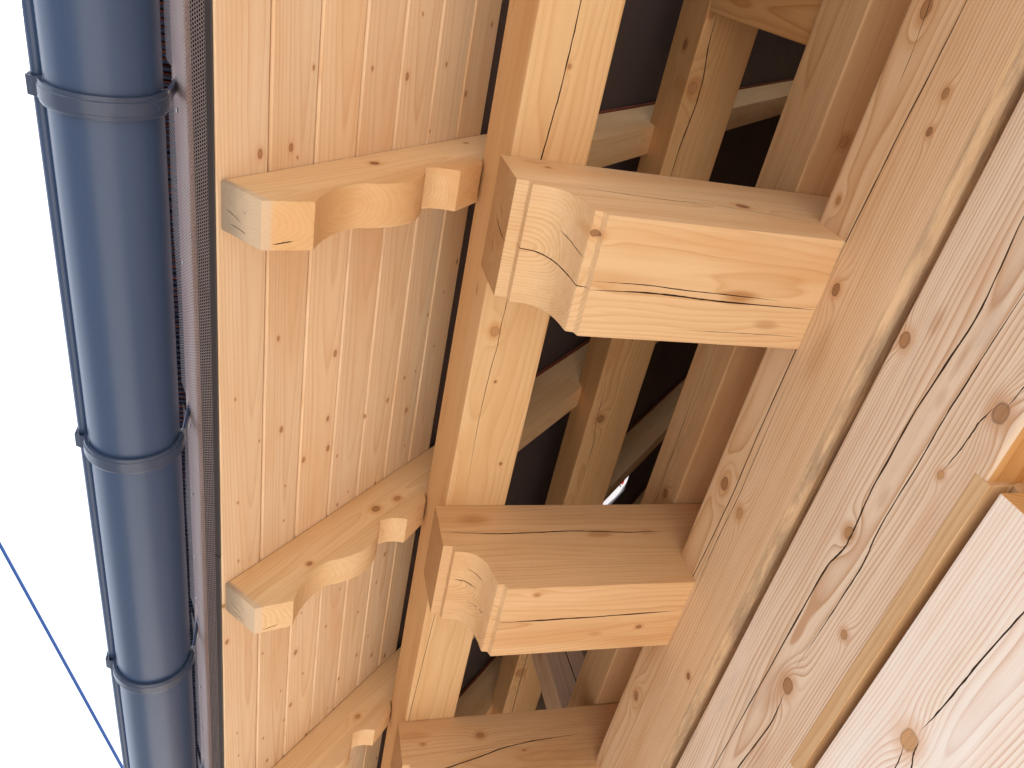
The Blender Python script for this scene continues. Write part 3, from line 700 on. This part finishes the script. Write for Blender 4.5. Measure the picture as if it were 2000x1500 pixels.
for b in (.345, .60, .945, 1.12, 1.30, 1.43, 1.56, 1.75, 1.92, 2.14, 2.35):
    bm = bmesh.new(); bmesh.ops.create_uvsphere(bm, u_segments=10, v_segments=6, radius=.0042)
    for v in bm.verts: v.co.x *= .4
    bmesh.ops.transform(bm, matrix=Matrix.Translation((-.1795, b, 1.287)), verts=bm.verts)
    obj('nail', bm, mSteel, vent, 60)
# batten behind the strip and the comb under the tiles
mBat = wood('spruce_fascia_batten', AX, EX, (-.1, 0, 1.3), 1.9, 0.006, (0.80, 0.52, 0.43), (0.68, 0.40, 0.31))
bm = bmesh.new()
extr(bm, [(-.1585, 1.234), (-.1665, 1.262), (-.1935, 1.355), (-.1965, 1.385), (-.150, 1.40), (-.125, 1.25)], Y0, Y1)
tag(obj('fascia_batten', bm, mBat), 'reddish wooden batten showing through the holes of the vent strip', 'batten')
comb = empty('eaves_comb', (-.22, 1.4, 1.40))
tag(comb, 'dark toothed eaves comb in the narrow gap between gutter and vent strip', 'comb strip')
mComb = plain('dark_blue_plastic', (0.028, 0.034, 0.06), 0.5, .4)
bm = bmesh.new(); box(bm, -.270, -.196, Y0, Y1, 1.420, 1.424); obj('comb_rail', bm, mComb, comb)
bm = bmesh.new(); rnd = random.Random(3); yy = Y0
while yy < Y1:
    wdt = rnd.uniform(.0042, .0062)
    box(bm, -.270, -.199, yy, yy + wdt, 1.398 + rnd.uniform(-.002, .002), 1.4199); yy += .0118 + rnd.uniform(-.0012, .0012)
o = obj('comb_teeth', bm, mComb, comb)
bm = bmesh.new(); yy = Y0; rnd = random.Random(5)
while yy < Y1:
    wdt = rnd.uniform(.0036, .0056)
    box(bm, -.262, -.202, yy + .0055, yy + .0055 + wdt, 1.405, 1.4195); yy += .0118 if rnd.random() > .2 else .0236
obj('brick_red_rib', bm, mT, comb)

# ------------------------------------------------------------------ printed film over the gap in the underlay
def film_mat():
    s = NT('printed_white_film'); P = s.obj()
    c = (0.80, 0.80, 0.83)
    u = s.v('DOT_PRODUCT', s.v('SUBTRACT', P, (1.80, 2.56, 3.0)), AXR); v = s.m('SUBTRACT', s.sep(P)[1], 2.56)
    def stroke(col, u0, v0, ang, hl, hw, tgt):
        ca, sa = math.cos(ang), math.sin(ang)
        du = s.m('SUBTRACT', u, u0); dv = s.m('SUBTRACT', v, v0)
        a = s.m('ABSOLUTE', s.m('ADD', s.m('MULTIPLY', du, ca), s.m('MULTIPLY', dv, sa))); b = s.m('ABSOLUTE', s.m('SUBTRACT', s.m('MULTIPLY', dv, ca), s.m('MULTIPLY', du, sa)))
        k = s.m('MULTIPLY', s.m('LESS_THAN', a, hl), s.m('LESS_THAN', b, hw))
        return s.mix(k, col, tgt)
    for args in FILM: c = stroke(c, *args)
    b = s.bsdf(c, 0.5, None, 0.3)
    b.inputs['Transmission Weight'].default_value = 0.0
    tr = s.t.nodes.new('ShaderNodeBsdfTranslucent'); s._set(tr.inputs[0], c)
    ms = s.t.nodes.new('ShaderNodeMixShader'); ms.inputs[0].default_value = .3
    s.t.links.new(b.outputs[0], ms.inputs[1]); s.t.links.new(tr.outputs[0], ms.inputs[2]); s.t.links.new(ms.outputs[0], s.out.inputs[0])
    return s.mat
RED = (0.60, 0.02, 0.03); INK = (0.05, 0.05, 0.07)
FILM = [(.095, .02, .803, .095, .012, RED), (.092, -.028, .43, .045, .0035, RED), (.12, -.038, .42, .027, .004, INK), (.010, -.025, 1.46, .015, .004, INK), (.114, .074, .81, .045, .0035, INK)]
bm = bmesh.new()
nx, ny = 14, 10; G = []
for i in range(nx + 1):
    row = []
    for j in range(ny + 1):
        x = HX0 - .1 + (HX1 - HX0 + .2) * i / nx; yy = HY0 - .1 + (HY1 - HY0 + .2) * j / ny
        row.append(bm.verts.new(slopept(x, yy, .032 + .006 * math.sin(i * 1.1 + j * .7) + .004 * math.sin(j * 1.9 - i * .6))))
    G.append(row)
for i in range(nx):
    for j in range(ny): bm.faces.new((G[i][j], G[i + 1][j], G[i + 1][j + 1], G[i][j + 1]))
tag(obj('printed_film', bm, film_mat(), smooth=80), 'crumpled white plastic film with red and black print in a gap of the dark underlay', 'plastic film')

# ------------------------------------------------------------------ overhead wire
def px(u, v, d):
    c = Vector(((u - 1000) / F_PX, (v - 750) / F_PX, 1.0)); return (r0 * c.x + r1 * c.y + r2 * c.z) * d
a, b = px(0, 1064, 4.6), px(235, 1492, 4.9)
dv = (b - a); a2, b2 = a - dv * 3, b + dv * 4
bm = bmesh.new(); N = 8; M_ = 40; rows = []
dr = dv.normalized(); sx_ = dr.cross(Vector((0, 0, 1))).normalized(); sy_ = sx_.cross(dr)
for i in range(M_ + 1):
    p = a2.lerp(b2, i / M_)
    rows.append([bm.verts.new(p + (sx_ * math.cos(2 * math.pi * k / N) + sy_ * math.sin(2 * math.pi * k / N)) * .0092) for k in range(N)])
for i in range(M_):
    for k in range(N): bm.faces.new((rows[i][k], rows[i][(k + 1) % N], rows[i + 1][(k + 1) % N], rows[i + 1][k]))
bm.faces.new(rows[0]); bm.faces.new(rows[-1][::-1])
tag(obj('overhead_wire', bm, plain('blue_cable', (0.02, 0.13, 0.50), .4, .4), smooth=60), 'thin blue cable crossing the white sky at the lower left', 'cable')
